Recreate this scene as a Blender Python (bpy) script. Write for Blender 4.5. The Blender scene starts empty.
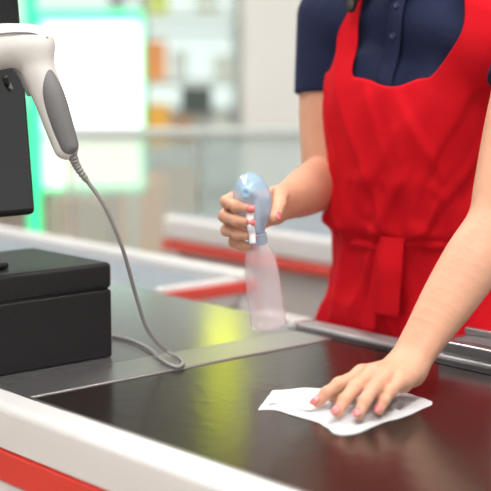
import bpy, bmesh, math, random
import numpy as np
from mathutils import Vector, Matrix, noise
random.seed(4)
C = bpy.context.scene.collection
TZ = 0.80                       # height of the belt
PITCH = math.radians(8.1); FPX = 1386.0
CAM = np.array([0, 0, TZ + 0.49])
sp, cp = math.sin(PITCH), math.cos(PITCH)

def ray(u, v):
    dx = (u - 245.5) / FPX; dy = -(v - 245.5) / FPX
    return np.array([dx, cp + dy * sp, -sp + dy * cp])
def P(u, v, zr=0.0):            # pixel -> point on a level plane zr above the belt
    r = ray(u, v); t = (TZ + zr - CAM[2]) / r[2]
    return CAM + t * r
def Q(u, v, Y):                 # pixel -> point at a depth Y
    r = ray(u, v); return CAM + r * (Y / r[1])

# ------------------------------------------------------------------ materials
def mat(name, col, rough=.5, metal=0., spec=.5, bump=None, trans=0., emit=0., var=.06, vscale=8., sss=0., alpha=1., coat=0., col2=None):
    m = bpy.data.materials.new(name); m.use_nodes = True
    nt = m.node_tree; b = nt.nodes['Principled BSDF']
    tc = nt.nodes.new('ShaderNodeTexCoord')
    nz = nt.nodes.new('ShaderNodeTexNoise'); nz.inputs['Scale'].default_value = vscale; nz.inputs['Detail'].default_value = 4
    nt.links.new(tc.outputs['Object'], nz.inputs['Vector'])
    mx = nt.nodes.new('ShaderNodeMix'); mx.data_type = 'RGBA'
    mx.inputs[6].default_value = (*[c * (1 - var) for c in col], 1)
    mx.inputs[7].default_value = (*(col2 or [min(1, c * (1 + var)) for c in col]), 1)
    if col2:
        cr = nt.nodes.new('ShaderNodeValToRGB'); cr.color_ramp.elements[0].position = .38; cr.color_ramp.elements[1].position = .62
        nt.links.new(nz.outputs['Fac'], cr.inputs[0]); nt.links.new(cr.outputs[0], mx.inputs[0])
    else: nt.links.new(nz.outputs['Fac'], mx.inputs[0])
    nt.links.new(mx.outputs[2], b.inputs['Base Color'])
    b.inputs['Roughness'].default_value = rough; b.inputs['Metallic'].default_value = metal
    b.inputs['Specular IOR Level'].default_value = spec
    b.inputs['Transmission Weight'].default_value = trans
    b.inputs['Alpha'].default_value = alpha
    b.inputs['Coat Weight'].default_value = coat
    if sss:
        b.inputs['Subsurface Weight'].default_value = sss
        b.inputs['Subsurface Radius'].default_value = (.012, .005, .003)
        b.inputs['Subsurface Scale'].default_value = .6
    if emit:
        nt.links.new(mx.outputs[2], b.inputs['Emission Color']); b.inputs['Emission Strength'].default_value = emit
    if bump:
        n2 = nt.nodes.new('ShaderNodeTexNoise'); n2.inputs['Scale'].default_value = bump[0]; n2.inputs['Detail'].default_value = 5
        nt.links.new(tc.outputs['Object'], n2.inputs['Vector'])
        bp = nt.nodes.new('ShaderNodeBump'); bp.inputs['Strength'].default_value = bump[1]; bp.inputs['Distance'].default_value = bump[2] if len(bump) > 2 else .01
        nt.links.new(n2.outputs['Fac'], bp.inputs['Height']); nt.links.new(bp.outputs['Normal'], b.inputs['Normal'])
    return m
M = dict(
    skin=mat('skin', (.72, .385, .255), .50, spec=.35, sss=.10, var=.16, vscale=18, bump=(90, .16, .006)),
    nail=mat('nail', (.78, .20, .20), .22, coat=.3),
    red=mat('red_cotton', (.62, .007, .015), .88, spec=.12, var=.12, vscale=9, bump=(16, .34, .013)),
    navy=mat('navy_cotton', (.012, .018, .055), .8, spec=.25, var=.15, bump=(18, .4, .012)),
    navyb=mat('navy_button', (.03, .045, .10), .3),
    hair=mat('dark_hair', (.02, .012, .008), .4, bump=(90, .4)),
    trousers=mat('dark_trousers', (.02, .02, .025), .8, bump=(20, .3)),
    shoe=mat('black_shoe', (.015, .015, .015), .5),
    eye=mat('eye', (.85, .85, .83), .2), lips=mat('lips', (.6, .2, .18), .4),
    belt=mat('belt_rubber', (.024, .018, .015), .19, spec=.42, var=.3, vscale=5, bump=(38, .08, .004)),
    plate=mat('scan_plate', (.34, .33, .34), .17, metal=.75, var=.10, bump=(26, .03, .003)),
    steel=mat('brushed_steel', (.52, .515, .52), .30, metal=.9, bump=(150, .12, .002)),
    railm=mat('grey_rail', (.44, .44, .445), .45, metal=.3),
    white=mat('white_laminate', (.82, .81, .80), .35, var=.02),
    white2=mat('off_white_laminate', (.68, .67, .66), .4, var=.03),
    redtrim=mat('red_trim', (.76, .04, .022), .35, var=.04),
    redtrim2=mat('dull_red_trim', (.62, .06, .04), .45, var=.05),
    greytop=mat('grey_worktop', (.25, .29, .34), .4, var=.05),
    greydark=mat('grey_lower_desk', (.55, .52, .51), .5, var=.05),
    black=mat('black_plastic', (.010, .010, .011), .42, spec=.35, bump=(300, .15, .002)),
    blackg=mat('black_gloss', (.008, .009, .011), .15),
    swhite=mat('scanner_white', (.74, .73, .70), .38, var=.02),
    sgrey=mat('scanner_grey', (.19, .19, .195), .5, bump=(300, .15, .002)),
    cable=mat('grey_cable', (.26, .25, .235), .45),
    cloth=mat('paper_cloth', (.62, .62, .64), .95, spec=.1, var=.02, bump=(60, .35, .004)),
    bottle=mat('translucent_bottle', (1.0, .82, .86), .10, alpha=.34, var=.03, coat=1.0),
    liquid=mat('label_print', (.95, .55, .60), .4, alpha=.20),
    shroud=mat('blue_clear_shroud', (.46, .71, .99), .08, alpha=.52, var=.14, vscale=60, coat=1.0),
    whitep=mat('white_plastic', (.90, .90, .92), .3),
    floor=mat('floor_tiles', (.38, .30, .24), .7, var=.15, vscale=1.5),
    ceil=mat('ceiling_paint', (.62, .62, .62), .8, var=.04),
    wall=mat('wall_paint', (.57, .60, .60), .7, var=.10, vscale=1.2),
    pillar=mat('pillar_paint', (.82, .82, .79), .6, var=.03),
    winpane=mat('window_glow', (.67, .81, .79), .3, emit=.70, var=.14, vscale=.8),
    lightbox=mat('lightbox_face', (.93, 1, .98), .4, emit=1.3, var=.06, vscale=2),
    lightbox2=mat('lightbox_lower_face', (.95, 1, .84), .4, emit=.95, var=.06, vscale=2),
    green=mat('green_glow', (.03, .72, .30), .4, emit=1.2, var=.10),
    greens=mat('soft_green_edge', (.10, .78, .40), .4, emit=1.05, var=.10),
    lamp=mat('lamp_face', (1, .975, .94), .4, emit=19.0, var=.01),
    banner=mat('lime_banner', (.76, .78, .01), .6, emit=4.4, var=.1, vscale=6, col2=(.36, .46, .02)),
    alu=mat('pale_aluminium', (.58, .63, .61), .45, metal=.2),
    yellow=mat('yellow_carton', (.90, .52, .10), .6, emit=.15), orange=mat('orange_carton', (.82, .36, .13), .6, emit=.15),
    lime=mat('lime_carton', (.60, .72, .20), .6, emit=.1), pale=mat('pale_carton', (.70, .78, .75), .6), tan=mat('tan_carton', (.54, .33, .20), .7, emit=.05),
    dark=mat('dark_board', (.10, .125, .125), .6),
)
g = bpy.data.materials.new('partition_glass'); g.use_nodes = True
b = g.node_tree.nodes['Principled BSDF']; b.inputs['Base Color'].default_value = (.55, .70, .68, 1); b.inputs['Alpha'].default_value = .34; b.inputs['Roughness'].default_value = .1
M['glass'] = g

# ------------------------------------------------------------------ object helpers
def tag(o, label=None, cat=None, group=None, kind=None):
    if label: o['label'] = label
    if cat: o['category'] = cat
    if group: o['group'] = group
    if kind: o['kind'] = kind
    return o
WM = {}
def empty(name, loc, rz=0., label=None, cat=None, group=None):
    o = bpy.data.objects.new(name, None); C.objects.link(o)
    o.location = loc; o.rotation_euler = (0, 0, rz); o.empty_display_size = .1
    WM[o] = Matrix.Translation(Vector(loc)) @ Matrix.Rotation(rz, 4, 'Z')
    return tag(o, label, cat, group)
def link_mesh(name, me, m, parent=None, world=True, smooth=True):
    o = bpy.data.objects.new(name, me); C.objects.link(o)
    me.materials.append(m)
    if smooth and len(me.polygons): me.polygons.foreach_set('use_smooth', [True] * len(me.polygons))
    if parent is not None:
        o.parent = parent
        if parent in WM and world: o.matrix_parent_inverse = WM[parent].inverted()
        if parent not in WM: o.matrix_parent_inverse = Matrix.Identity(4)
    return o
def mk(name, verts, faces, m, parent=None, world=True, smooth=True):
    me = bpy.data.meshes.new(name)
    me.from_pydata([tuple(map(float, v)) for v in verts], [], [tuple(map(int, f)) for f in faces]); me.update()
    return link_mesh(name, me, m, parent, world, smooth)
def bm_obj(name, bm, m, parent=None, world=True, smooth=False):
    bmesh.ops.recalc_face_normals(bm, faces=bm.faces)
    me = bpy.data.meshes.new(name); bm.to_mesh(me); bm.free()
    return link_mesh(name, me, m, parent, world, smooth)
def add_box(bm, lo, hi, bev=0., seg=3, mtx=None):
    r = bmesh.ops.create_cube(bm, size=1.0)
    vs = r['verts']
    for v in vs:
        v.co = Vector([lo[i] + (v.co[i] + .5) * (hi[i] - lo[i]) for i in range(3)])
    es = list({e for v in vs for e in v.link_edges})
    if bev:
        rr = bmesh.ops.bevel(bm, geom=es, offset=bev, segments=seg, affect='EDGES', profile=.5)
        vs = list({v for f in rr['faces'] for v in f.verts} | {v for v in vs if v.is_valid})
    if mtx is not None:
        for v in vs: v.co = mtx @ v.co
def wnorm(o):
    md = o.modifiers.new('weighted', 'WEIGHTED_NORMAL'); md.keep_sharp = True; md.weight = 100
def box(name, lo, hi, m, parent=None, bev=0., seg=3, world=False, mtx=None):
    bm = bmesh.new(); add_box(bm, lo, hi, bev, seg, mtx)
    o = bm_obj(name, bm, m, parent, world, smooth=False)
    if bev:
        for p in o.data.polygons: p.use_smooth = True
        o.data.set_sharp_from_angle(angle=math.radians(40)); wnorm(o)
    return o
def catmull(pts, n=10):
    pts = [np.array(p, float) for p in pts]; pts = [2 * pts[0] - pts[1]] + pts + [2 * pts[-1] - pts[-2]]
    out = []
    for i in range(1, len(pts) - 2):
        a, b, c, d = pts[i - 1:i + 3]
        for k in range(n):
            t = k / n
            out.append(.5 * ((2 * b) + (-a + c) * t + (2 * a - 5 * b + 4 * c - d) * t * t + (-a + 3 * b - 3 * c + d) * t ** 3))
    out.append(pts[-2]); return np.array(out)
def tube(name, path, rad, m, parent=None, seg=10, world=True):
    path = np.asarray(path); n = len(path); V = []; F = []
    T = np.gradient(path, axis=0); T /= np.linalg.norm(T, axis=1)[:, None] + 1e-12
    ref = np.array([0, 0, 1.]) if abs(T[0][2]) < .9 else np.array([1., 0, 0])
    N = np.cross(T[0], ref); N /= np.linalg.norm(N)
    for i in range(n):
        N = N - T[i] * N.dot(T[i]); N /= np.linalg.norm(N); B = np.cross(T[i], N)
        r = rad(i / (n - 1)) if callable(rad) else rad
        for k in range(seg):
            a = 2 * math.pi * k / seg; V.append(path[i] + r * (math.cos(a) * N + math.sin(a) * B))
    for i in range(n - 1):
        for k in range(seg):
            k2 = (k + 1) % seg; F.append((i * seg + k, i * seg + k2, (i + 1) * seg + k2, (i + 1) * seg + k))
    F.append(tuple(range(seg - 1, -1, -1))); F.append(tuple((n - 1) * seg + k for k in range(seg)))
    return mk(name, V, F, m, parent, world)
def ribbon(name, path, nrm, width, thick, m, parent=None):
    path = np.asarray(path); nrm = np.asarray(nrm); n = len(path); V = []; F = []
    T = np.gradient(path, axis=0); T /= np.linalg.norm(T, axis=1)[:, None] + 1e-12
    for i in range(n):
        w = width(i / (n - 1)) if callable(width) else width
        S = np.cross(T[i], nrm[i]); S /= np.linalg.norm(S)
        for a, b_ in ((-.5, 0), (-.46, 1), (0, 1.15), (.46, 1), (.5, 0), (0, -.1)):
            V.append(path[i] + S * a * w + nrm[i] * b_ * thick)
    for i in range(n - 1):
        for k in range(6):
            k2 = (k + 1) % 6; F.append((i * 6 + k, i * 6 + k2, (i + 1) * 6 + k2, (i + 1) * 6 + k))
    F.append(tuple(range(5, -1, -1))); F.append(tuple((n - 1) * 6 + k for k in range(6)))
    o = mk(name, V, F, m, parent)
    bm = bmesh.new(); bm.from_mesh(o.data); bmesh.ops.recalc_face_normals(bm, faces=bm.faces); bm.to_mesh(o.data); bm.free()
    return o
def lathe(name, prof, origin, axis, front, m, parent=None, seg=40, sy=1.0):
    axis = axis / np.linalg.norm(axis); X = front - axis * front.dot(axis); X /= np.linalg.norm(X); Yv = np.cross(axis, X)
    V = []; F = []; n = len(prof)
    for s, r in prof:
        for k in range(seg):
            a = 2 * math.pi * k / seg; V.append(origin + axis * s + r * (math.cos(a) * X * sy + math.sin(a) * Yv))
    for i in range(n - 1):
        for k in range(seg):
            k2 = (k + 1) % seg; F.append((i * seg + k, i * seg + k2, (i + 1) * seg + k2, (i + 1) * seg + k))
    F.append(tuple(range(seg - 1, -1, -1))); F.append(tuple((n - 1) * seg + k for k in range(seg)))
    return mk(name, V, F, m, parent)

# ------------------------------------------------------------------ implicit surfaces (smooth unions polygonised by surface nets)
class Nd:
    def __init__(s, fn, c, r): s.fn = fn; s.c = np.array(c, float); s.r = float(r)
    def ev(s, p, bc=None, br=None): return s.fn(p)
def cap(a, b_, ra, rb):
    a = np.array(a, float); b_ = np.array(b_, float); d = b_ - a; L2 = d.dot(d) + 1e-12
    def fn(p):
        t = np.clip((p - a) @ d / L2, 0, 1)
        return np.linalg.norm(p - a - t[:, None] * d, axis=1) - (ra + (rb - ra) * t)
    return Nd(fn, (a + b_) / 2, math.sqrt(L2) / 2 + max(ra, rb))
def cutcap(a, b_, ra, rb):      # capsule cut flat at b
    a = np.array(a, float); b_ = np.array(b_, float); ax = (b_ - a) / np.linalg.norm(b_ - a)
    ext = b_ + ax * .08; k = cap(a, ext, ra, ra + (rb - ra) * np.linalg.norm(ext - a) / np.linalg.norm(b_ - a))
    return Nd(lambda p: np.maximum(k.fn(p), (p - b_) @ ax), k.c, k.r)
def ell(c, r, R=np.eye(3)):
    c = np.array(c, float); r = np.array(r, float)
    def fn(p):
        q = (p - c) @ R.T; k0 = np.linalg.norm(q / r, axis=1); k1 = np.linalg.norm(q / (r * r), axis=1) + 1e-9
        return np.where(k0 < 1e-4, -r.min(), k0 * (k0 - 1) / k1)
    return Nd(fn, c, r.max())
class Grp:
    def __init__(s, k, ch):
        s.k = k; s.ch = ch
        cs = np.array([n.c for n in ch]); s.c = (cs.min(0) + cs.max(0)) / 2
        s.r = max(np.linalg.norm(n.c - s.c) + n.r for n in ch)
    def ev(s, p, bc=None, br=None):
        acc = None
        for n in s.ch:
            if bc is not None and np.linalg.norm(bc - n.c) - n.r > br + 2 * max(s.k, .02) + .01: continue
            d = n.ev(p, bc, br)
            if d is None: continue
            if acc is None: acc = d
            else:
                h = np.maximum(s.k - np.abs(acc - d), 0) / s.k
                acc = np.minimum(acc, d) - h * h * s.k * .25
        return acc
    def bbox(s):
        lo = np.full(3, 1e9); hi = -lo
        for n in s.ch:
            if isinstance(n, Grp): a, b_ = n.bbox()
            else: a, b_ = n.c - n.r, n.c + n.r
            lo = np.minimum(lo, a); hi = np.maximum(hi, b_)
        return lo, hi
def chain(pts, rads, n=6):      # smooth swept limb: spline of points and radii, no bulges at the joints
    q = catmull([[*p, r] for p, r in zip(pts, rads)], n)
    return Grp(1e-6, [cap(q[i, :3], q[i + 1, :3], q[i, 3], q[i + 1, 3]) for i in range(len(q) - 1)])
def surface(node, h, name, m, parent=None, B=24):
    lo, hi = node.bbox(); lo = lo - 4 * h; hi = hi + 4 * h
    nb = np.ceil((hi - lo) / (h * B)).astype(int)
    NY = int(nb[1] * B + 2); NZ = int(nb[2] * B + 2)
    key = lambda i, j, k: ((i.astype(np.int64) * NY) + j) * NZ + k
    br = math.sqrt(3) * B * h / 2
    ids = np.array([(i, j, k) for i in range(nb[0]) for j in range(nb[1]) for k in range(nb[2])])
    cen = lo + (ids + .5) * B * h
    dc = node.ev(cen)
    gi = np.arange(B + 1); GX, GY, GZ = np.meshgrid(gi, gi, gi, indexing='ij')
    gl = np.stack([GX.ravel(), GY.ravel(), GZ.ravel()], 1)
    K = []; VV = []; QQ = []
    off = [(0, 0, 0), (1, 0, 0), (0, 1, 0), (1, 1, 0), (0, 0, 1), (1, 0, 1), (0, 1, 1), (1, 1, 1)]
    E = [(0, 1), (2, 3), (4, 5), (6, 7), (0, 2), (1, 3), (4, 6), (5, 7), (0, 4), (1, 5), (2, 6), (3, 7)]
    offa = np.array(off, float)
    for bi in range(len(ids)):
        if abs(dc[bi]) > br * 1.7 + .012: continue
        base = ids[bi] * B
        v = node.ev(lo + (gl + base) * h, cen[bi], br)
        if v is None: continue
        v = v.reshape(B + 1, B + 1, B + 1); s = v < 0
        if s.all() or not s.any(): continue
        cnt = sum(s[o[0]:B + o[0], o[1]:B + o[1], o[2]:B + o[2]].astype(np.int8) for o in off)
        ci, cj, ck = np.nonzero((cnt > 0) & (cnt < 8))
        cv = np.stack([v[ci + o[0], cj + o[1], ck + o[2]] for o in off], 1)
        acc = np.zeros((len(ci), 3)); num = np.zeros(len(ci))
        for a, b_ in E:
            va, vb = cv[:, a], cv[:, b_]; x = (va < 0) != (vb < 0)
            t = np.where(x, va / np.where(x, va - vb, 1), 0)
            acc += np.where(x[:, None], offa[a] + t[:, None] * (offa[b_] - offa[a]), 0); num += x
        acc /= num[:, None]
        VV.append(lo + (np.stack([ci, cj, ck], 1) + base + acc) * h)
        K.append(key(ci + base[0], cj + base[1], ck + base[2]))
        for ax in range(3):
            sl0 = [slice(0, B)] * 3; sl1 = [slice(0, B)] * 3; sl1[ax] = slice(1, B + 1)
            s0 = s[tuple(sl0)]; s1 = s[tuple(sl1)]
            idx = np.nonzero(s0 != s1)
            if not len(idx[0]): continue
            ins = s0[idx]; g3 = [idx[q] + base[q] for q in range(3)]
            u, w = (ax + 1) % 3, (ax + 2) % 3
            qs = []
            for du, dw in ((-1, -1), (0, -1), (0, 0), (-1, 0)):
                c3 = [x.copy() for x in g3]; c3[u] = c3[u] + du; c3[w] = c3[w] + dw
                qs.append(key(*c3))
            q = np.stack(qs, 1); q[~ins] = q[~ins][:, ::-1]; QQ.append(q)
    K = np.concatenate(K); VV = np.concatenate(VV); QQ = np.concatenate(QQ)
    o = np.argsort(K); K = K[o]; VV = VV[o]
    pos = np.clip(np.searchsorted(K, QQ), 0, len(K) - 1); ok = (K[pos] == QQ).all(1); F = pos[ok]
    me = bpy.data.meshes.new(name)
    me.vertices.add(len(VV)); me.vertices.foreach_set('co', VV.astype(np.float32).ravel())
    me.loops.add(F.size); me.loops.foreach_set('vertex_index', F.astype(np.int32).ravel())
    me.polygons.add(len(F)); me.polygons.foreach_set('loop_start', np.arange(0, F.size, 4, dtype=np.int32))
    me.update(calc_edges=True); me.validate()
    return link_mesh(name, me, m, parent)
def grad(node, p, e=.002):
    g_ = np.stack([node.ev(p + np.eye(3)[i] * e) - node.ev(p - np.eye(3)[i] * e) for i in range(3)], 1)
    return g_ / (np.linalg.norm(g_, axis=1)[:, None] + 1e-9)
def project(node, p, offv):
    p = np.array(p, float)
    for _ in range(12): p = p - (node.ev(p) - offv)[:, None] * grad(node, p) * .8
    return p, grad(node, p)
def ik(a, b_, l1, l2, pole):
    a = np.array(a, float); b_ = np.array(b_, float); d = b_ - a; D = np.linalg.norm(d); d = d / D
    D2 = min(D, (l1 + l2) * .9995); x = (l1 * l1 - l2 * l2 + D2 * D2) / (2 * D2); y = math.sqrt(max(l1 * l1 - x * x, 0))
    x *= D / D2
    pl = np.array(pole, float); pl = pl - d * pl.dot(d); pl /= np.linalg.norm(pl)
    return a + d * x + pl * y

# ================================================================== SETTING
box('floor', (-14, -5, -.1), (14, 13.2, 0), M['floor'], world=True)['kind'] = 'structure'
box('ceiling', (-14, -5, 4.0), (14, 13.2, 4.1), M['ceil'], world=True)['kind'] = 'structure'
box('wall_back', (-14, 13.0, 0), (14, 13.2, 4.0), M['wall'], world=True)['kind'] = 'structure'
for i, (x0, x1) in enumerate(((-2.3, -1.25), (-1.1, -.12), (.05, 1.0), (1.2, 2.4))):
    w = box('window_%d' % (i + 1), (x0, 12.93, .75), (x1, 12.97, 2.7), M['winpane'], world=True); w['kind'] = 'structure'
    bm = bmesh.new()
    for a, b_ in (((x0 - .06, 12.9, .69), (x0, 12.99, 2.76)), ((x1, 12.9, .69), (x1 + .06, 12.99, 2.76)), ((x0, 12.9, .69), (x1, 12.99, .75)), ((x0, 12.9, 2.7), (x1, 12.99, 2.76)), ((x0, 12.9, 1.42), (x1, 12.99, 1.46))):
        add_box(bm, a, b_)
    f = bm_obj('window_frame', bm, M['alu'], w); f.matrix_parent_inverse = Matrix.Identity(4)
for i, (x, y, n) in enumerate(((-.6, .2, 'above the near side of the checkout'), (1.3, 1.6, 'above the cashier side of the checkout'), (-1.6, 3.6, 'above the neighbouring lane'), (1.6, 8.6, 'above the far right of the hall'), (-2.6, 7.2, 'above the far left of the hall'))):
    e = empty('ceiling_light', (x, y, 3.93), 0, 'square white ceiling light panel ' + n, 'ceiling light', 'ceiling light panels')
    box('light_frame', (-.63, -.63, -.01), (.63, .63, .07), M['alu'], e, .01)
    box('diffuser', (-.6, -.6, -.022), (.6, .6, -.012), M['lamp'], e)

# pillar
e = empty('pillar', (.16, 6.2, 0), 0, 'broad cream white pillar behind the spray bottle and the railing', 'pillar')
box('shaft', (-.17, -.17, .12), (.14, .17, 4.0), M['pillar'], e, .012)
box('plinth', (-.19, -.19, 0), (.16, .19, .12), M['alu'], e, .008)
# light box with green glowing edge, bright upper face and yellowish lower face
def at(u, v, Y): return Q(u, v, Y)
a = at(46, 186, 7.0); b2 = at(141, 22, 7.0); zm = at(90, 136, 7.0)[2]
e = empty('light_box', ((a[0] + b2[0]) / 2, 7.0, 0), 0, 'bright white light box with a green glowing edge at the far left', 'light box')
hw = (b2[0] - a[0]) / 2
box('upper_panel', (-hw, -.04, zm + .012), (hw, .0, b2[2]), M['lightbox'], e, .006)
box('lower_panel', (-hw, -.04, a[2]), (hw, .0, zm - .012), M['lightbox2'], e, .006)
box('divider', (-hw, -.05, zm - .012), (hw, .0, zm + .012), M['alu'], e)
bm = bmesh.new()
add_box(bm, (-hw - .02, -.05, a[2] - .02), (-hw, .03, b2[2] + .06)); add_box(bm, (hw, -.05, a[2] - .02), (hw + .012, .03, b2[2] + .06))
add_box(bm, (-hw, -.05, b2[2]), (hw, .03, b2[2] + .06)); add_box(bm, (-hw, -.05, a[2] - .02), (hw, .03, a[2]))
bm_obj('glowing_edge', bm, M['greens'], e, False)
box('backing', (-hw, .0, a[2]), (hw, .03, b2[2]), M['alu'], e)
for s in (-1, 1):
    box('leg', (s * hw * .8 - .02, -.02, .02), (s * hw * .8 + .02, .02, a[2] - .02), M['alu'], e)
box('foot', (-hw, -.15, 0), (hw, .15, .02), M['alu'], e)
x = at(33, 120, 6.6)[0]
e = empty('light_column', (x, 6.6, 0), 0, 'thin tall green light column left of the white light box', 'light column')
box('tube', (-.030, -.030, .05), (.030, .030, 2.6), M['green'], e, .008); box('base', (-.08, -.08, 0), (.08, .08, .05), M['alu'], e, .005)
# railing with glass
zr = at(200, 132, 5.0)[2]
e = empty('railing', (-.3, 5.0, 0), 0, 'pale metal railing with glass infill behind the neighbouring checkout', 'railing')
box('handrail', (-.36, -.03, zr - .016), (.95, .03, zr + .016), M['alu'], e, .012)
for xx in (-.34, .60): box('post', (xx - .010, -.015, 0), (xx + .010, .015, zr - .016), M['alu'], e, .004)
for x0, x1 in ((-.32, .12), (.14, .58)): box('glass_pane', (x0, -.005, .12), (x1, .005, zr - .017), M['glass'], e)
# shelving far back + goods
SX = -.33
e = empty('shelving_unit', (SX, 9.2, 0), 0, 'pale open shelving unit with cartons behind the railing', 'shelving')
bm = bmesh.new()
for xx in (-.36, .30): add_box(bm, (xx, -.2, 0), (xx + .03, .2, 1.95))
bm_obj('upright', bm, M['alu'], e, False)
SH = (.2, .62, 1.05, 1.48)
for z in SH: box('shelf', (-.33, -.2, z), (.30, .2, z + .03), M['alu'], e)
goods = [(-.32, 1.08, .13, .26, 'orange', 'tall orange carton on the third shelf of the far shelving'), (-.15, 1.08, .09, .20, 'pale', 'pale carton beside the tall orange one on the far shelving'),
         (-.32, .65, .15, .28, 'yellow', 'yellow carton on the second shelf of the far shelving'), (-.14, .65, .12, .20, 'tan', 'tan carton beside the yellow one on the second far shelf'),
         (-.30, 1.51, .13, .28, 'lime', 'lime green carton on the top shelf of the far shelving'), (.0, 1.51, .16, .2, 'pale', 'pale carton on the top shelf of the far shelving'),
         (.12, 1.08, .15, .16, 'pale', 'pale carton on the third shelf at the right end of the far shelving'), (.1, .65, .14, .2, 'pale', 'pale carton at the right end of the second far shelf'),
         (-.3, .23, .3, .3, 'tan', 'wide tan carton on the bottom shelf of the far shelving')]
for x, z, w, h, c, lab in goods:
    tag(box('carton', (SX + x, 9.05, z + .0005), (SX + x + w, 9.2, z + h), M[c], None, .006, 2, True), lab, 'carton')
for u0, u1, v0, v1, c, lab in ((122, 163, 182, 228, 'orange', 'orange crate on the floor beyond the railing'), (52, 112, 200, 226, 'tan', 'tan crate on the floor below the white light box')):
    p0 = at(u0, v1, 8.3); p1 = at(u1, v0, 8.3)
    e = empty('crate', ((p0[0] + p1[0]) / 2, 8.3, 0), 0, lab, 'crate'); hw = (p1[0] - p0[0]) / 2; hh = p1[2]
    bm = bmesh.new()
    add_box(bm, (-hw, -.2, 0), (hw, .2, .03)); add_box(bm, (-hw, -.2, .03), (hw, -.18, hh)); add_box(bm, (-hw, .18, .03), (hw, .2, hh)); add_box(bm, (-hw, -.18, .03), (-hw + .02, .18, hh)); add_box(bm, (hw - .02, -.18, .03), (hw, .18, hh))
    bm_obj('crate_body', bm, M[c], e, False); box('rim', (-hw - .01, -.21, hh), (hw + .01, .21, hh + .03), M[c], e, .008)
p0 = at(181, 113, 8.0); p1 = at(212, 87, 8.0)
e = empty('notice_board', ((p0[0] + p1[0]) / 2, 8.0, 0), 0, 'small dark grey notice board on a thin stand beyond the railing', 'notice board')
hw = (p1[0] - p0[0]) / 2
box('board', (-hw, -.015, p0[2]), (hw, .0, p1[2]), M['dark'], e); box('pole', (-.012, .0, .02), (.012, .024, p1[2]), M['alu'], e); box('base', (-.14, -.1, 0), (.14, .1, .02), M['alu'], e, .004)
# hanging banner
e = empty('hanging_banner', (-.115, 7.2, 1.72), 0, 'narrow lit lime yellow banner hung from the ceiling', 'banner')
box('banner_face', (-.095, -.02, 0), (.095, .02, .66), M['banner'], e, .01)
for s in (-1, 1): box('cord', (s * .08 - .003, -.003, .66), (s * .08 + .003, .003, 2.28), M['alu'], e)

# ================================================================== OUR CHECKOUT (own frame: x along the belt, y towards the cashier)
ANG = -math.atan2(.752, .659)
O = np.array([-.286, 1.928]); E1 = np.array([.659, -.752]); E2 = np.array([.752, .659])
def Wl(x, y, zr=0.): p = O + x * E1 + y * E2; return np.array([p[0], p[1], TZ + zr])
ck = empty('checkout_counter', (O[0], O[1], 0), ANG, 'nearest checkout counter with black conveyor belt, steel edge and red striped white side', 'checkout counter')
X0, X1 = -1.5, 1.25
box('cabinet', (X0, -.066, .05), (X1, .600, TZ - .03), M['white'], ck, .006)
box('kick_plate', (X0 + .03, -.03, 0), (X1 - .03, .57, .05), M['black'], ck)
box('conveyor_belt', (0.003, -.0285, TZ - .028), (X1 - .02, .575, TZ), M['belt'], ck, .004)
box('steel_strip', (-.098, -.028, TZ - .028), (-.001, .60, TZ + .0015), M['steel'], ck, .003)
box('scan_plate', (X0 + .02, -.0285, TZ - .028), (-.0995, .635, TZ), M['plate'], ck, .002)
box('edge_trim', (X0, -.0365, TZ - .03), (X1, -.0290, TZ + .0045), M['steel'], ck, .0015, 2)
prof = [(-.037, TZ - .035), (-.037, TZ + .003), (-.039, TZ + .005)] + [(-.070 - .014 * math.sin(t), TZ - .008 + .013 * math.cos(t)) for t in np.linspace(0, math.pi / 2, 8)] + [(-.084, TZ - .03), (-.082, TZ - .058), (-.066, TZ - .06)]
def extr(name, prof, x0, x1, m, parent):
    V = [(x0, y, z) for y, z in prof] + [(x1, y, z) for y, z in prof]; n = len(prof)
    F = [(i, (i + 1) % n, n + (i + 1) % n, n + i) for i in range(n)] + [tuple(range(n - 1, -1, -1)), tuple(range(n, 2 * n))]
    o = mk(name, V, F, m, parent, False, True)
    bm = bmesh.new(); bm.from_mesh(o.data); bmesh.ops.recalc_face_normals(bm, faces=bm.faces); bm.to_mesh(o.data); bm.free()
    o.data.set_sharp_from_angle(angle=math.radians(45)); wnorm(o); return o
extr('bumper_rail', prof, X0, X1, M['white'], ck)
box('red_stripe', (X0, -.083, TZ - .108), (X1, -.064, TZ - .060), M['redtrim'], ck, .006)
box('lower_panel', (X0, -.078, .06), (X1, -.064, TZ - .109), M['white'], ck, .004)
box('rail_joint', (-.10, .5755, TZ - .028), (X1, .600, TZ + .002), M['black'], ck, .002)
box('cashier_rail', (-.115, .600, TZ - .03), (X1, .646, TZ + .008), M['railm'], ck, .004, 3)
box('rail_end_cap', (-.135, .594, TZ - .03), (-.1155, .650, TZ + .012), M['white'], ck, .008, 4)
box('lower_desk', (-.568, .656, TZ - .10), (-.22, .93, TZ - .07), M['greydark'], ck, .004)
tr = empty('bagging_tray', tuple(Wl(-1.08, .68, -TZ)), ANG, 'grey topped bagging tray with white rim and red end behind the black box', 'bagging tray')
box('tray_base', (-.60, .0, 0), (.46, .20, TZ - .09), M['white'], tr, .006)
box('tray_top', (-.60, -.02, TZ - .06), (.47, .19, TZ - .012), M['greytop'], tr, .004)
bm = bmesh.new()
add_box(bm, (-.62, .19, TZ - .09), (.50, .235, TZ + .014), .012); add_box(bm, (.47, -.02, TZ - .06), (.500, .19, TZ + .002), .008); add_box(bm, (-.62, -.02, TZ - .09), (-.60, .19, TZ + .012), .008)
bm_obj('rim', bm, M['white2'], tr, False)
box('red_end', (.5005, -.02, TZ - .032), (.512, .235, TZ - .006), M['redtrim2'], tr, .004)

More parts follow.
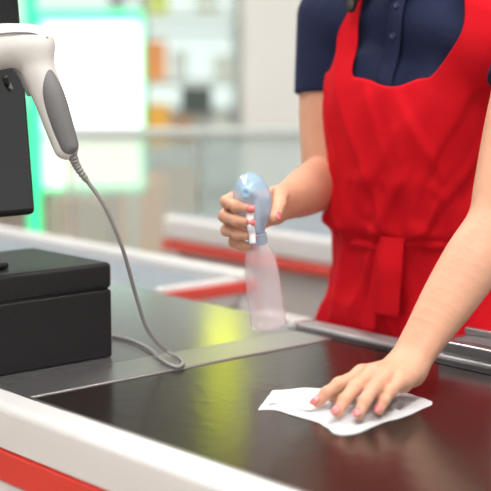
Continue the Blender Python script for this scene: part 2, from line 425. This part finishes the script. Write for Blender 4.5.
# steel tray sitting on the rail at the right
st = empty('steel_tray', tuple(Wl(.33, .623, .0)), ANG, 'silver metal tray on the cashier rail at the right edge', 'tray')
box('tray_shell', (-.12, -.018, .0085), (.16, .055, .030), M['steel'], st, .004)
box('dark_inset', (-.10, -.004, .0302), (.145, .040, .0315), M['sgrey'], st)
box('lip', (-.12, .046, .0302), (.16, .055, .042), M['steel'], st, .003)

# neighbouring checkout
n2 = empty('checkout_counter', tuple(Wl(0, 1.40, -TZ)), ANG, 'white neighbouring checkout with red stripe behind the cashier, seen past the spray bottle', 'checkout counter')
box('cabinet', (-1.50, .012, .05), (.9, .60, TZ - .02), M['greydark'], n2, .03); box('kick_plate', (-1.45, .04, 0), (.85, .57, .05), M['black'], n2)
box('worktop', (-1.46, .027, TZ - .02), (.88, .580, TZ + .0115), M['greytop'], n2, .004)
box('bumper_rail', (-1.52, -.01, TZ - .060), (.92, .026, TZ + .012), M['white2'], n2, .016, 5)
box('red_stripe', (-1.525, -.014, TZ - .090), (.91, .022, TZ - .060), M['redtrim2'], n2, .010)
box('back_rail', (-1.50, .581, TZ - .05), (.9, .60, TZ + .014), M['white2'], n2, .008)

# ================================================================== REGISTER BOX, MONITOR, SCANNER
rb = empty('register_base', tuple(Wl(-.25, .01, .0005)), ANG, 'black two-tier plastic box standing on the counter at the left', 'register box')
box('base_box', (-.115, -.21, 0), (.111, .209, .1095), M['black'], rb, .004)
box('lid', (-.116, -.211, .111), (.112, .210, .153), M['black'], rb, .008, 4)
box('seam', (-.11, -.205, .109), (.107, .204, .1115), M['blackg'], rb)
mo = empty('monitor', tuple(Wl(-.235, .03, .154)), ANG, 'black monitor on a short neck standing on the black box', 'monitor')
box('foot', (-.06, -.09, 0), (.05, .03, .010), M['black'], mo, .004)
box('neck', (-.03, -.08, .010), (.01, .0, .10), M['blackg'], mo, .006)
tl = Matrix.Translation((0, 0, .075)) @ Matrix.Rotation(math.radians(-6), 4, 'Y')
box('housing', (-.005, -.36, 0), (.036, .090, .42), M['black'], mo, .008, 3, False, tl)
box('bezel', (.0365, -.352, .01), (.0385, .082, .41), M['blackg'], mo, 0, 3, False, tl)
sc_Y = 2.03
def S(u, v, dy=0.): return Q(u, v, sc_Y + dy)
hp = catmull([S(10, 88, .085), S(10, 89, .04), S(9, 87, -.0), S(7, 83, -.034), S(5, 76, -.042)], 6)
tube('scanner_hook', hp, .005, M['blackg'], mo)

sc = empty('barcode_scanner', tuple(S(40, 60)), 0, 'white handheld barcode scanner with grey grip hooked on the monitor', 'barcode scanner')
bodyS = Grp(.016, [chain([S(-42, 52), S(-10, 48), S(14, 45), S(37, 44)], [.0355, .0340, .0310, .0250]), chain([S(31, 47), S(39, 72), S(49, 98), S(58, 124), S(66, 147)], [.0265, .0250, .0228, .0208, .0188])])
surface(bodyS, .002, 'housing', M['swhite'], sc)
gripS = Grp(.010, [chain([S(46, 74, -.010), S(53, 95, -.0128), S(61, 121, -.0126), S(69, 145, -.0106)], [.0115, .0165, .0164, .0142])])
surface(gripS, .0015, 'grip', M['sgrey'], sc)
trS = Grp(.006, [chain([S(17, 69), S(22, 77, -.003), S(29, 94, -.002)], [.006, .0055, .004])])
surface(trS, .0015, 'trigger', M['sgrey'], sc)
seam = catmull([S(-40, 40, -.0350), S(0, 34, -.0310), S(28, 33, -.0262), S(48, 38, -.0165)], 8)
tube('head_band', seam, .0016, M['sgrey'], sc, 6)
rl = catmull([S(69, 146, -.002), S(73, 157, -.004), S(78, 168, -.002), S(87, 181, 0)], 16)
tube('strain_relief', rl, lambda t: (.0085 - .0040 * t) * (1 + .16 * math.sin(t * 70)), M['cable'], sc)
cb = catmull([S(85, 178, 0), S(105, 207, .004), S(123, 250, .02), S(136, 296, .05), S(148, 331, .08), P(165, 350, .012), P(180, 358, .005), P(183, 364, .0050), P(176, 367, .0050), P(162, 360, .0050), P(148, 348, .0045), P(130, 340, .0038), P(108, 335, .0035)], 12)
tube('cable', cb, .0031, M['cable'], sc)

# ================================================================== CLOTH ON THE BELT
cl = empty('cleaning_cloth', tuple(P(345, 410, 0.0004)), 0, 'crumpled white paper cloth under the wiping hand on the belt', 'cloth')
def wr(x, y, fx, fy, seed):
    n1 = noise.noise(Vector((x * fx + seed, y * fy, seed))); n3 = noise.noise(Vector((x * fx * 1.5 - y * fx, y * fy * 1.2 + seed, seed + 3))); n5 = noise.noise(Vector((x * fx * 1.2 + y * fx * 1.3, y * fy + seed, seed + 9)))
    return .6 * math.exp(-(n1 * 7) ** 2) + .5 * math.exp(-(n3 * 7) ** 2) + .45 * math.exp(-(n5 * 7) ** 2)
def under_h(x, y): return .0046 * wr(x, y, 22, 13, 1.3)
def coons(near, far, nu, nv, fn):
    nearp = catmull([(a[0], a[1], 0) for a in near], 12); farp = catmull([(a[0], a[1], 0) for a in far], 12)
    V = []
    for j in range(nv + 1):
        for i in range(nu + 1):
            s = i / nu; t = j / nv
            def pick(pp): k = s * (len(pp) - 1); a = int(min(k, len(pp) - 2)); return pp[a] * (1 - k + a) + pp[a + 1] * (k - a)
            q = pick(nearp) * (1 - t) + pick(farp) * t
            p = P(q[0], q[1], 0)
            edge = min(1, 4 * min(t, 1 - t)) * min(1, 7 * min(s, 1 - s))
            n2_ = noise.noise(Vector((p[0] * 60, p[1] * 45, 4.4)))
            p[2] = TZ + fn(p[0], p[1], edge) + .0005 * n2_ * edge
            p[0] += .0022 * n2_; p[1] += .0018 * n2_
            V.append(p)
    F = [(j * (nu + 1) + i, j * (nu + 1) + i + 1, (j + 1) * (nu + 1) + i + 1, (j + 1) * (nu + 1) + i) for j in range(nv) for i in range(nu)]
    return V, F
for nm, near, far, fn in (('under_layer', [(257, 411), (276, 411), (296, 417), (318, 423), (338, 435), (360, 433), (380, 424), (405, 417), (432, 405)], [(272, 391), (288, 390), (305, 388), (330, 389), (360, 388), (390, 391), (415, 396), (433, 402)], lambda x, y, e: .0004 + .0006 * e + (.06 + .94 * e) * under_h(x, y)),
                      ('top_fold', [(268, 407), (285, 406), (303, 413), (330, 417), (350, 424), (366, 420), (384, 415), (404, 409)], [(282, 396), (300, 394), (318, 394), (340, 393), (362, 394), (385, 396), (404, 403)], lambda x, y, e: .0014 + under_h(x, y) + e * (.0010 + .0038 * wr(x, y, 28, 17, 5.1)))):
    V, F = coons(near, far, 150, 76, fn)
    o = mk(nm, V, F, M['cloth'], cl)
    md = o.modifiers.new('solid', 'SOLIDIFY'); md.thickness = .0004; md.offset = 1

# ================================================================== PERSON
Fd = np.array([-.42, -.907, 0]); Fd /= np.linalg.norm(Fd); Ld = np.array([-Fd[1], Fd[0], 0])
W0 = np.array([.310, 2.44, 0])
def B(l, f, z): return W0 + l * Ld + f * Fd + np.array([0, 0, TZ + z])
RB = np.array([Ld, Fd, [0, 0, 1]])
def E(l, f, z, r): return ell(B(l, f, z), r, RB)
pe = empty('person', (W0[0], W0[1], 0), 0, 'person in red apron and navy shirt wiping the belt and holding a spray bottle', 'person')
A = lambda *t: np.array(t, float) + np.array([0, 0, TZ])
# --- left arm (right in the picture)
wL = A(.224, 1.908, .043); shL = B(.246, .225, .490)
elL = ik(shL, wL, .290, .262, (1.0, .0, -.1))
f_ = np.array([-.555, -.832, 0]); e_ = np.array([-.832, .555, 0]); up = np.array([0, 0, 1.])
nails = []
def finger(j, r, k=.003):
    n = [cap(j[i], j[i + 1], r[i], r[i + 1]) for i in range(len(j) - 1)]
    n.append(cap(j[1], j[1], r[1] * 1.09, r[1] * 1.09)); n.append(cap(j[2], j[2], r[2] * 1.06, r[2] * 1.06))
    return Grp(k, n)
def bend(mcp, tip, l, pole, slack=None):
    l = np.array(l, float)
    if slack: l = l * (np.linalg.norm(np.array(tip) - mcp) * slack / l.sum())
    c = (l[1] + l[2]) * .992
    pip = ik(mcp, tip, l[0], c, pole); dip = ik(pip, tip, l[1], l[2], pole)
    return [np.array(mcp), pip, dip, np.array(tip)]
def addnail(j, r, n, s=1.0):
    d = j[-1] - j[-2]; d /= np.linalg.norm(d); n = n - d * n.dot(d); n /= np.linalg.norm(n); nails.append((j[-1] + d * .0015 + n * r * .80, d, n, s))
mc = {'i': wL + .078 * f_ + .026 * e_ + up * .003, 'm': wL + .082 * f_ + .008 * e_ + up * .007, 'r': wL + .077 * f_ - .010 * e_ + up * .004, 'p': wL + .068 * f_ - .027 * e_ - up * .002}
tips = {'i': P(318, 402.5, .0150), 'm': P(338, 412.5, .0155), 'r': P(359, 414.5, .0155), 'p': P(379.5, 410.5, .0145)}
lens = {'i': (.042, .025, .020), 'm': (.045, .028, .021), 'r': (.041, .026, .020), 'p': (.033, .020, .017)}
rad = {'i': (.0098, .0086, .0077, .0066), 'm': (.0100, .0088, .0078, .0067), 'r': (.0096, .0084, .0075, .0064), 'p': (.0085, .0074, .0066, .0057)}
fl = []
for q in 'imrp':
    pole = up + f_ * .25
    rr = [x * m_ for x, m_ in zip(rad[q], (1.10, 1.12, 1.11, 1.10))]
    j = bend(mc[q], tips[q], lens[q], pole, 1.018); fl.append(finger(j, rr)); addnail(j, rr[3], up * 1.0 + f_ * .5, 1.08 if q != 'p' else .94)
th = [wL + .022 * f_ + .020 * e_ - up * .004, wL + .056 * f_ + .041 * e_ - up * .010, wL + .084 * f_ + .051 * e_ - up * .017, wL + .108 * f_ + .052 * e_ - up * .025]
fl.append(finger(th, (.0145, .0116, .0102, .0084))); addnail(th, .0084, up + e_ * .5, 1.1)
palm = [cap(wL + s * e_ + f_ * .004, mc[q], .0150, .0114) for s, q in ((.013, 'i'), (.005, 'm'), (-.004, 'r'), (-.012, 'p'))]
palm += [cap(wL - .013 * e_ - up * .004, mc['p'] - up * .006 - f_ * .012, .0140, .0110), cap(wL + .008 * e_ - up * .003 + f_ * .02, mc['i'] - up * .006 - f_ * .012, .0130, .0110)]
knuck = [cap(mc[q] + up * .0020, mc[q] + up * .0020, .0120 if q != 'p' else .0108, .0120 if q != 'p' else .0108) for q in 'imrp']
tendon = [cap(wL + s * e_ + f_ * .020 + up * .0108, mc[q] + up * .0088, .0034, .0042) for s, q in ((.010, 'i'), (.004, 'm'), (-.004, 'r'), (-.010, 'p'))]
palmL = Grp(.010, palm); handL = Grp(.0065, [palmL, Grp(.003, knuck), Grp(.002, tendon), Grp(.0014, fl)])
def arm(w, el, shd, lat, sf=1.0, su=1.0, ss_=1.0):
    lat = np.array(lat, float); d = (w - el); d /= np.linalg.norm(d); lat = lat - d * lat.dot(d); lat /= np.linalg.norm(lat)
    st_ = [(0, .0172, .0120), (.22, .0202, .0124), (.48, .0270, .0120), (.74, .0325, .0100), (1.0, .0345, .0065)]
    out = []
    for q in (-1, 1):
        pts = [w + (el - w) * t + lat * q * o_ for t, r, o_ in st_]; rs = [r * (1 + (sf - 1) * min(1, t * 2.5)) for t, r, o_ in st_]
        pts += [el + (shd - el) * .22 + lat * q * .004, el + (shd - el) * .50, shd]; rs += [.0365 * su, .0395 * su, .0400 * ss_]
        out.append(chain(pts, rs, 4))
    return Grp(.020, out)
armL = arm(wL, elL, shL, e_, 1.10, 1.10, 1.10)
# --- right arm (left in the picture) round the bottle
shR = B(-.166, .03, .545); wR = A(.052, 2.252, .236)
elR = A(.143, 2.446, .258)
mcR = {'i': A(-.020, 2.184, .252), 'm': A(-.025, 2.188, .231), 'r': A(-.023, 2.195, .210), 'p': A(-.015, 2.203, .190)}
frR = []
for q, (dp, dd, dt) in {'i': ((-.009, -.042, .002), (.013, -.023, -.004), (.024, -.005, -.004)), 'm': ((-.007, -.044, .0), (.015, -.024, -.003), (.025, -.004, -.003)), 'r': ((-.006, -.042, -.002), (.015, -.022, -.003), (.024, -.003, -.003)), 'p': ((-.003, -.034, -.003), (.012, -.017, -.003), (.020, -.003, -.002))}.items():
    j0 = mcR[q]; j1 = j0 + np.array(dp); j2 = j1 + np.array(dd); j3 = j2 + np.array(dt); jj = [j0, j1, j2, j3]
    rr = [x * 1.10 for x in rad[q]]
    frR.append(finger(jj, rr)); addnail(jj, rr[3], np.array([.1, -1, .1]), 1.0 if q != 'p' else .85)
tR = [A(.052, 2.226, .252), A(.056, 2.192, .262), A(.053, 2.158, .250), A(.045, 2.128, .231)]
frR.append(finger(tR, (.0145, .0120, .0105, .0086))); addnail(tR, .0086, np.array([.75, -.75, .2]), 1.15)
palm2 = [cap(wR + np.array([-.004, -.004, dz]), mcR[q], .0145, .0120) for dz, q in ((.012, 'i'), (.004, 'm'), (-.005, 'r'), (-.013, 'p'))]
palm2 += [cap(wR + np.array([0, -.006, .008]), tR[1], .0145, .0118)]
palmR = Grp(.012, palm2); handR = Grp(.008, [palmR, Grp(.0018, frR)])
armR = arm(wR, elR, shR, (0.2, 0, 1), 1.12, 1.14, .95)
# --- torso, neck and head
def torso(s):
    return [E(0, -.01, -.03, (.164 + s, .116 + s, .17 + s)), E(.010, .0, .16, (.132 + s, .100 + s, .18 + s)), E(.020, .045, .36, (.138 + s, .110 + s, .20 + s)),
            E(-.050, .110, .405, (.070 + s, .052 + s, .085 + s)), E(.078, .126, .395, (.070 + s, .052 + s, .085 + s)),
            cap(B(-.120, .05, .535), B(.02, .075, .53), .052 + s, .060 + s), cap(B(.02, .075, .53), B(.19, .165, .495), .060 + s, .052 + s),
            cap(B(.03, .06, .64), B(-.11, .045, .565), .030 + s, .034 + s), cap(B(.03, .06, .64), B(.18, .14, .515), .030 + s, .034 + s)]
hc = B(.02, .15, .79)
head = Grp(.03, [cap(B(.03, .055, .58), B(.025, .10, .72), .050, .048), ell(hc + np.array([0, 0, .03]), (.074, .092, .095), RB), ell(hc + Fd * .035 - up * .045, (.056, .062, .062), RB), cap(hc + Fd * .055 - up * .085, hc + Fd * .070 - up * .085, .018, .018)])
face = Grp(.012, [cap(hc + Fd * .088 + up * .012, hc + Fd * .112 - up * .022, .008, .012), ell(hc + Ld * .076 - up * .01, (.012, .02, .032), RB), ell(hc - Ld * .076 - up * .01, (.012, .02, .032), RB), ell(hc + Fd * .092 - up * .055, (.024, .012, .010), RB)])
core = Grp(.05, torso(-.016))
body = Grp(.008, [core, Grp(.01, [head, face]), Grp(.018, [armL, handL]), Grp(.016, [armR, handR])])
bo = surface(body, .0020, 'body', M['skin'], pe)
for c_, d, n, s in nails:
    side = np.cross(d, n); V = []; F = []; nu, nv = 8, 8
    for i in range(nu + 1):
        for k in range(nv + 1):
            a = (i / nu * 2 - 1); b_ = (k / nv * 2 - 1)
            q = max(abs(a), abs(b_)); L_ = math.hypot(a, b_) or 1; a2, b3 = a * q / L_, b_ * q / L_
            V.append(c_ + d * a2 * .0068 * s + side * b3 * .0050 * s + n * (.0022 - .0026 * b3 * b3 - .0012 * a2 * a2))
    F = [(i * (nv + 1) + k, (i + 1) * (nv + 1) + k, (i + 1) * (nv + 1) + k + 1, i * (nv + 1) + k + 1) for i in range(nu) for k in range(nv)]
    o = mk('fingernail', V, F, M['nail'], pe); md = o.modifiers.new('s', 'SOLIDIFY'); md.thickness = .0018; md.offset = -1
for s in (-1, 1):
    surface(Grp(.002, [ell(hc + Ld * s * .031 + Fd * .083 + up * .012, (.012, .010, .008), RB)]), .002, 'eye', M['eye'], pe)
# hair
hairS = Grp(.03, [ell(hc + up * .055 - Fd * .018, (.088, .100, .092), RB), ell(hc - Fd * .05 - up * .01, (.078, .06, .10), RB), cap(hc - Fd * .07 - up * .05, B(.03, -.03, .56), .04, .02), cap(hc - Ld * .082 + up * .02, B(-.080, .10, .68), .020, .020), chain([B(-.080, .10, .68), B(-.078, .130, .61), B(-.075, .160, .555)], [.020, .017, .008])])
surface(hairS, .005, 'hair', M['hair'], pe)
# shirt: torso plus two short sleeves that cover shoulder and upper arm
tors = Grp(.05, torso(0))
slR = shR + (elR - shR) * .47; slL = shL + (elL - shL) * .22
shirtS = Grp(.03, torso(0) + [cutcap(shR, slR, .056, .059), cutcap(shL, slL, .056, .060)])
sh = surface(shirtS, .004, 'polo_shirt', M['navy'], pe)
BL = -.018
pp, nn = project(tors, [B(BL, .20, z) for z in np.linspace(.38, .62, 14)], .0008); ribbon('placket', pp, nn, .028, .0014, M['navy'], pe)
for z in (.517, .590):
    pp, nn = project(tors, [B(BL, .2, z)], .0028); c_ = pp[0]; n = nn[0]
    lathe('button', [(-.001, .0048), (.0012, .0055), (.0022, .0050), (.0022, .0034), (.0014, .0030)], c_, n, np.array([1., 0, 0.2]), M['navyb'], pe, 16)
ca = []
for t in np.linspace(-2.6, 2.6, 40): ca.append(B(.028 + .062 * math.sin(t), .062 + .062 * math.cos(t), .640 - .018 * math.cos(t)))
ca = np.array(ca); cn = np.array([[*(p - B(.028, .062, .64))[:2], .035] for p in ca]); cn /= np.linalg.norm(cn, axis=1)[:, None]
ribbon('collar', ca, cn, .045, .004, M['navy'], pe)
# apron
skirt = Grp(.05, torso(0) + [E(.014, .045, .29, (.132, .112, .20)), E(.010, .008, .14, (.142, .110, .20)), E(.028, .005, -.12, (.194, .122, .22)), E(.030, .01, -.30, (.204, .126, .22))])
def ss(a, b_, x): t = min(1, max(0, (x - a) / (b_ - a))); return t * t * (3 - 2 * t)
STOP = .590
def ztop(th):
    d = abs(th)
    i0, i1 = (30, 44) if th < 0 else (22, 43)
    o0, o1 = (51, 60) if th < 0 else (54, 65)
    c = .428 + .014 * ss(0, i0, d)
    if d <= i0: return c
    if d <= i1: return c + (STOP - c) * ((d - i0) / (i1 - i0)) ** (2.6 if th < 0 else 2.2)
    if d <= o0: return STOP
    if d <= o1: return STOP - (STOP - .45) * ss(o0, o1, d)
    return .45 - .20 * ss(o1, 104, d)
ths = np.concatenate([np.linspace(-106, -68, 30, endpoint=False), np.linspace(-68, -22, 84, endpoint=False), np.linspace(-22, 22, 44, endpoint=False), np.linspace(22, 68, 84, endpoint=False), np.linspace(68, 112, 35)])
NR = 170; pts = []; dirs = []; of = []
def G1(x): return math.exp(-(x * 4.5) ** 2)
for th_ in ths:
    zt = ztop(th_); a = math.radians(th_)
    for r in range(NR + 1):
        z = zt + (-.36 - zt) * r / NR
        lean = .052 * ss(0, .4, z); lc = .010 * ss(.1, .4, z)
        pts.append(B(lc, lean, z)); dirs.append(math.sin(a) * Ld + math.cos(a) * Fd)
        low = 1 - ss(-.06, .160, z)
        fold = low * (.008 * math.sin(a * 6.5 + .8 * math.sin(z * 7)) + .003 * math.sin(a * 14 + 2 + z * 3))
        n1 = noise.noise(Vector((a * 2.0, z * 4, 2.0))); n2_ = noise.noise(Vector((a * 2.2 + z * 8, z * 11, 7.0))); n6 = noise.noise(Vector((a * 2.2 - z * 8, z * 12, 27.0))); n3 = noise.noise(Vector((a * 2.0 - z * 6, z * 3.0, 11.0))); n4 = noise.noise(Vector((a * 2.2 + z * 6, z * 3.5, 17.0)))
        up_w = ss(.165, .19, z) * math.exp(-((z - .19) / .085) ** 2)      # cloth gathered above the waist band
        of.append(.008 + low * .007 + fold + .005 * n1 + up_w * (.003 + .008 * G1(n2_) + .007 * G1(n6)) + .0070 * G1(n3) + .0050 * G1(n4))
pts = np.array(pts); dirs = np.array(dirs); of = np.array(of); t = np.full(len(pts), .33)
for _ in range(50): t = np.maximum(t - (skirt.ev(pts + dirs * t[:, None]) - of) * .75, .03)
V = pts + dirs * t[:, None]; n_ = NR + 1
yl = (V[:, :2] - O) @ E2; lim = .652; wgt = np.clip((TZ + .05 - V[:, 2]) / .04, 0, 1); push = np.maximum(lim - yl, 0) * wgt; V[:, :2] += push[:, None] * E2
F = [(c * n_ + r, c * n_ + r + 1, (c + 1) * n_ + r + 1, (c + 1) * n_ + r) for c in range(len(ths) - 1) for r in range(NR)]
ap = mk('apron', V, F, M['red'], pe); md = ap.modifiers.new('s', 'SOLIDIFY'); md.thickness = .003; md.offset = 0
for s, cen in ((-1, -.0), (1, .03)):
    path = catmull([B(cen + s * .095, .12, .585), B(cen + s * .090, .09, .61), B(cen + s * .082, .05, .625), B(cen + s * .07, .0, .61), B(cen + s * .05, -.05, .55), B(cen, -.10, .45)], 6)
    pp, nn = project(tors, path, .008); ribbon('shoulder_strap', pp, nn, .034, .003, M['red'], pe)
def on_apron(th_, z, o_=.012):
    a = math.radians(th_); lean = .052 * ss(0, .4, z); lc = .010 * ss(.1, .4, z); p = B(lc, lean, z); d = math.sin(a) * Ld + math.cos(a) * Fd; t_ = .33
    low = 1 - ss(-.06, .160, z)
    for _ in range(50): t_ -= (skirt.ev((p + d * t_)[None])[0] - o_ - low * .010) * .75
    return p + d * t_, d
wp = [on_apron(t_, .164 + .006 * math.sin(t_ * .05) + .003 * math.sin(t_ * .16), .0150) for t_ in np.linspace(-106, 110, 70)]
ribbon('waistband', [w[0] for w in wp], [w[1] for w in wp], .014, .0012, M['red'], pe)
TH = 1
for tail, wd in (([(TH, .178, .0175), (TH, .168, .0215), (TH + .4, .13, .038), (TH - .5, .09, .044), (TH - 1.2, .046, .046)], .044), ([(TH - 6, .166, .0175), (TH - 7.5, .13, .028), (TH - 9.5, .09, .033), (TH - 11.5, .055, .038), (TH - 14, .018, .038)], .026)):
    pn = [on_apron(*q) for q in tail]
    pp = catmull([q[0] for q in pn], 6); dd = catmull([q[1] for q in pn], 6)
    ribbon('tie_tail', pp, dd, wd, .003, M['red'], pe)
# trousers and shoes
hips = [B(s * .085, -.02, -.06) for s in (-1, 1)]
tro = Grp(.03, [cap(hips[0], B(-.09, .0, -.36), .080, .062), cap(B(-.09, .0, -.36), B(-.095, -.02, -TZ + .09), .062, .052), cap(hips[1], B(.09, .0, -.36), .080, .062), cap(B(.09, .0, -.36), B(.095, -.02, -TZ + .09), .062, .052), E(0, -.02, -.04, (.150, .10, .12))])
surface(tro, .008, 'trousers', M['trousers'], pe)
for s in (-1, 1):
    surface(Grp(.02, [cap(B(s * .095, -.04, -TZ + .05), B(s * .10, .09, -TZ + .035), .042, .034), ell(B(s * .098, .03, -TZ + .02), (.045, .12, .02), RB)]), .005, 'shoe', M['shoe'], pe)

# ================================================================== SPRAY BOTTLE
bt = A(.0375, 2.165, .050); tp = A(.006, 2.140, .294); ax = tp - bt; Lb = np.linalg.norm(ax); ax /= Lb
fr = np.array([-.22, -.97, .05]); fr = fr - ax * fr.dot(ax); fr /= np.linalg.norm(fr); rt = np.cross(ax, fr)
sb = empty('spray_bottle', tuple(bt), 0, 'translucent spray bottle with pale blue trigger head held above the counter', 'spray bottle')
def bp(s, f=0., r=0.): return bt + ax * s * Lb + fr * f + rt * r
BPR = [(.003, .018), (0, .023), (.003, .0272), (.008, .0288), (.03, .0287), (.065, .0282), (.095, .0270), (.112, .0252), (.124, .0225), (.133, .0180), (.140, .0135), (.155, .0132)]
lathe('bottle_body', BPR, bt, ax, fr, M['bottle'], sb, 48, .85)
lathe('collar', [(.138, .013), (.139, .0150)] + [(.1395 + .0150 * i / 12, .0150 + .0005 * (i % 2)) for i in range(13)] + [(.1555, .0140), (.157, .011)], bt, ax, fr, M['shroud'], sb, 36)
surface(Grp(.012, [cap(bp(.64), bp(.76), .0130, .0190), ell(bp(.845, .001), (.0305, .0285, .045), np.array([rt, fr, ax])), chain([bp(.91, .004), bp(.925, .016), bp(.928, .024)], [.0190, .0160, .0135])]), .0018, 'sprayer_head', M['shroud'], sb)
surface(Grp(.006, [cap(bp(.66), bp(.88), .0075, .0095), cap(bp(.88, -.004), bp(.915, .018), .0090, .0080)]), .0016, 'pump_core', M['whitep'], sb)
lathe('nozzle', [(0, .0080), (.001, .0088), (.003, .0088), (.0040, .0078), (.0040, .0030), (.002, .002)], bp(.928, .0360), fr + ax * .12, ax, M['shroud'], sb, 24)
tg = catmull([bp(.80, .026), bp(.76, .033), bp(.71, .036), bp(.66, .033), bp(.60, .037)], 6)
tube('trigger', tg, lambda t_: .0062 - .001 * t_, M['whitep'], sb, 10)
V = []; F = []
for i in range(10):
    s = .035 + .0065 * i
    for k in range(6):
        a = math.radians(-8 + 3.6 * k - 16); rr = np.interp(s, [q[0] for q in BPR[3:]], [q[1] for q in BPR[3:]]) + .0006
        V.append(bt + ax * s + rr * (math.cos(a) * fr * .86 + math.sin(a) * rt))
F = [(i * 6 + k, i * 6 + k + 1, (i + 1) * 6 + k + 1, (i + 1) * 6 + k) for i in range(9) for k in range(5)]
mk('label', V, F, M['liquid'], sb)

# ================================================================== LIGHT, WORLD, CAMERA
w = bpy.data.worlds.new('World'); bpy.context.scene.world = w; w.use_nodes = True
w.node_tree.nodes['Background'].inputs[0].default_value = (1, .985, .97, 1); w.node_tree.nodes['Background'].inputs[1].default_value = 1.30
cam = bpy.data.cameras.new('camera'); co = bpy.data.objects.new('camera', cam); C.objects.link(co)
co.location = tuple(CAM); co.rotation_euler = (math.pi / 2 - PITCH, 0, 0)
cam.sensor_width = 36; cam.lens = FPX / 491 * 36; cam.clip_end = 100
cam.dof.use_dof = True; cam.dof.focus_distance = 2.04; cam.dof.aperture_fstop = 2.9
bpy.context.scene.camera = co
bpy.context.scene.view_settings.view_transform = 'Standard'
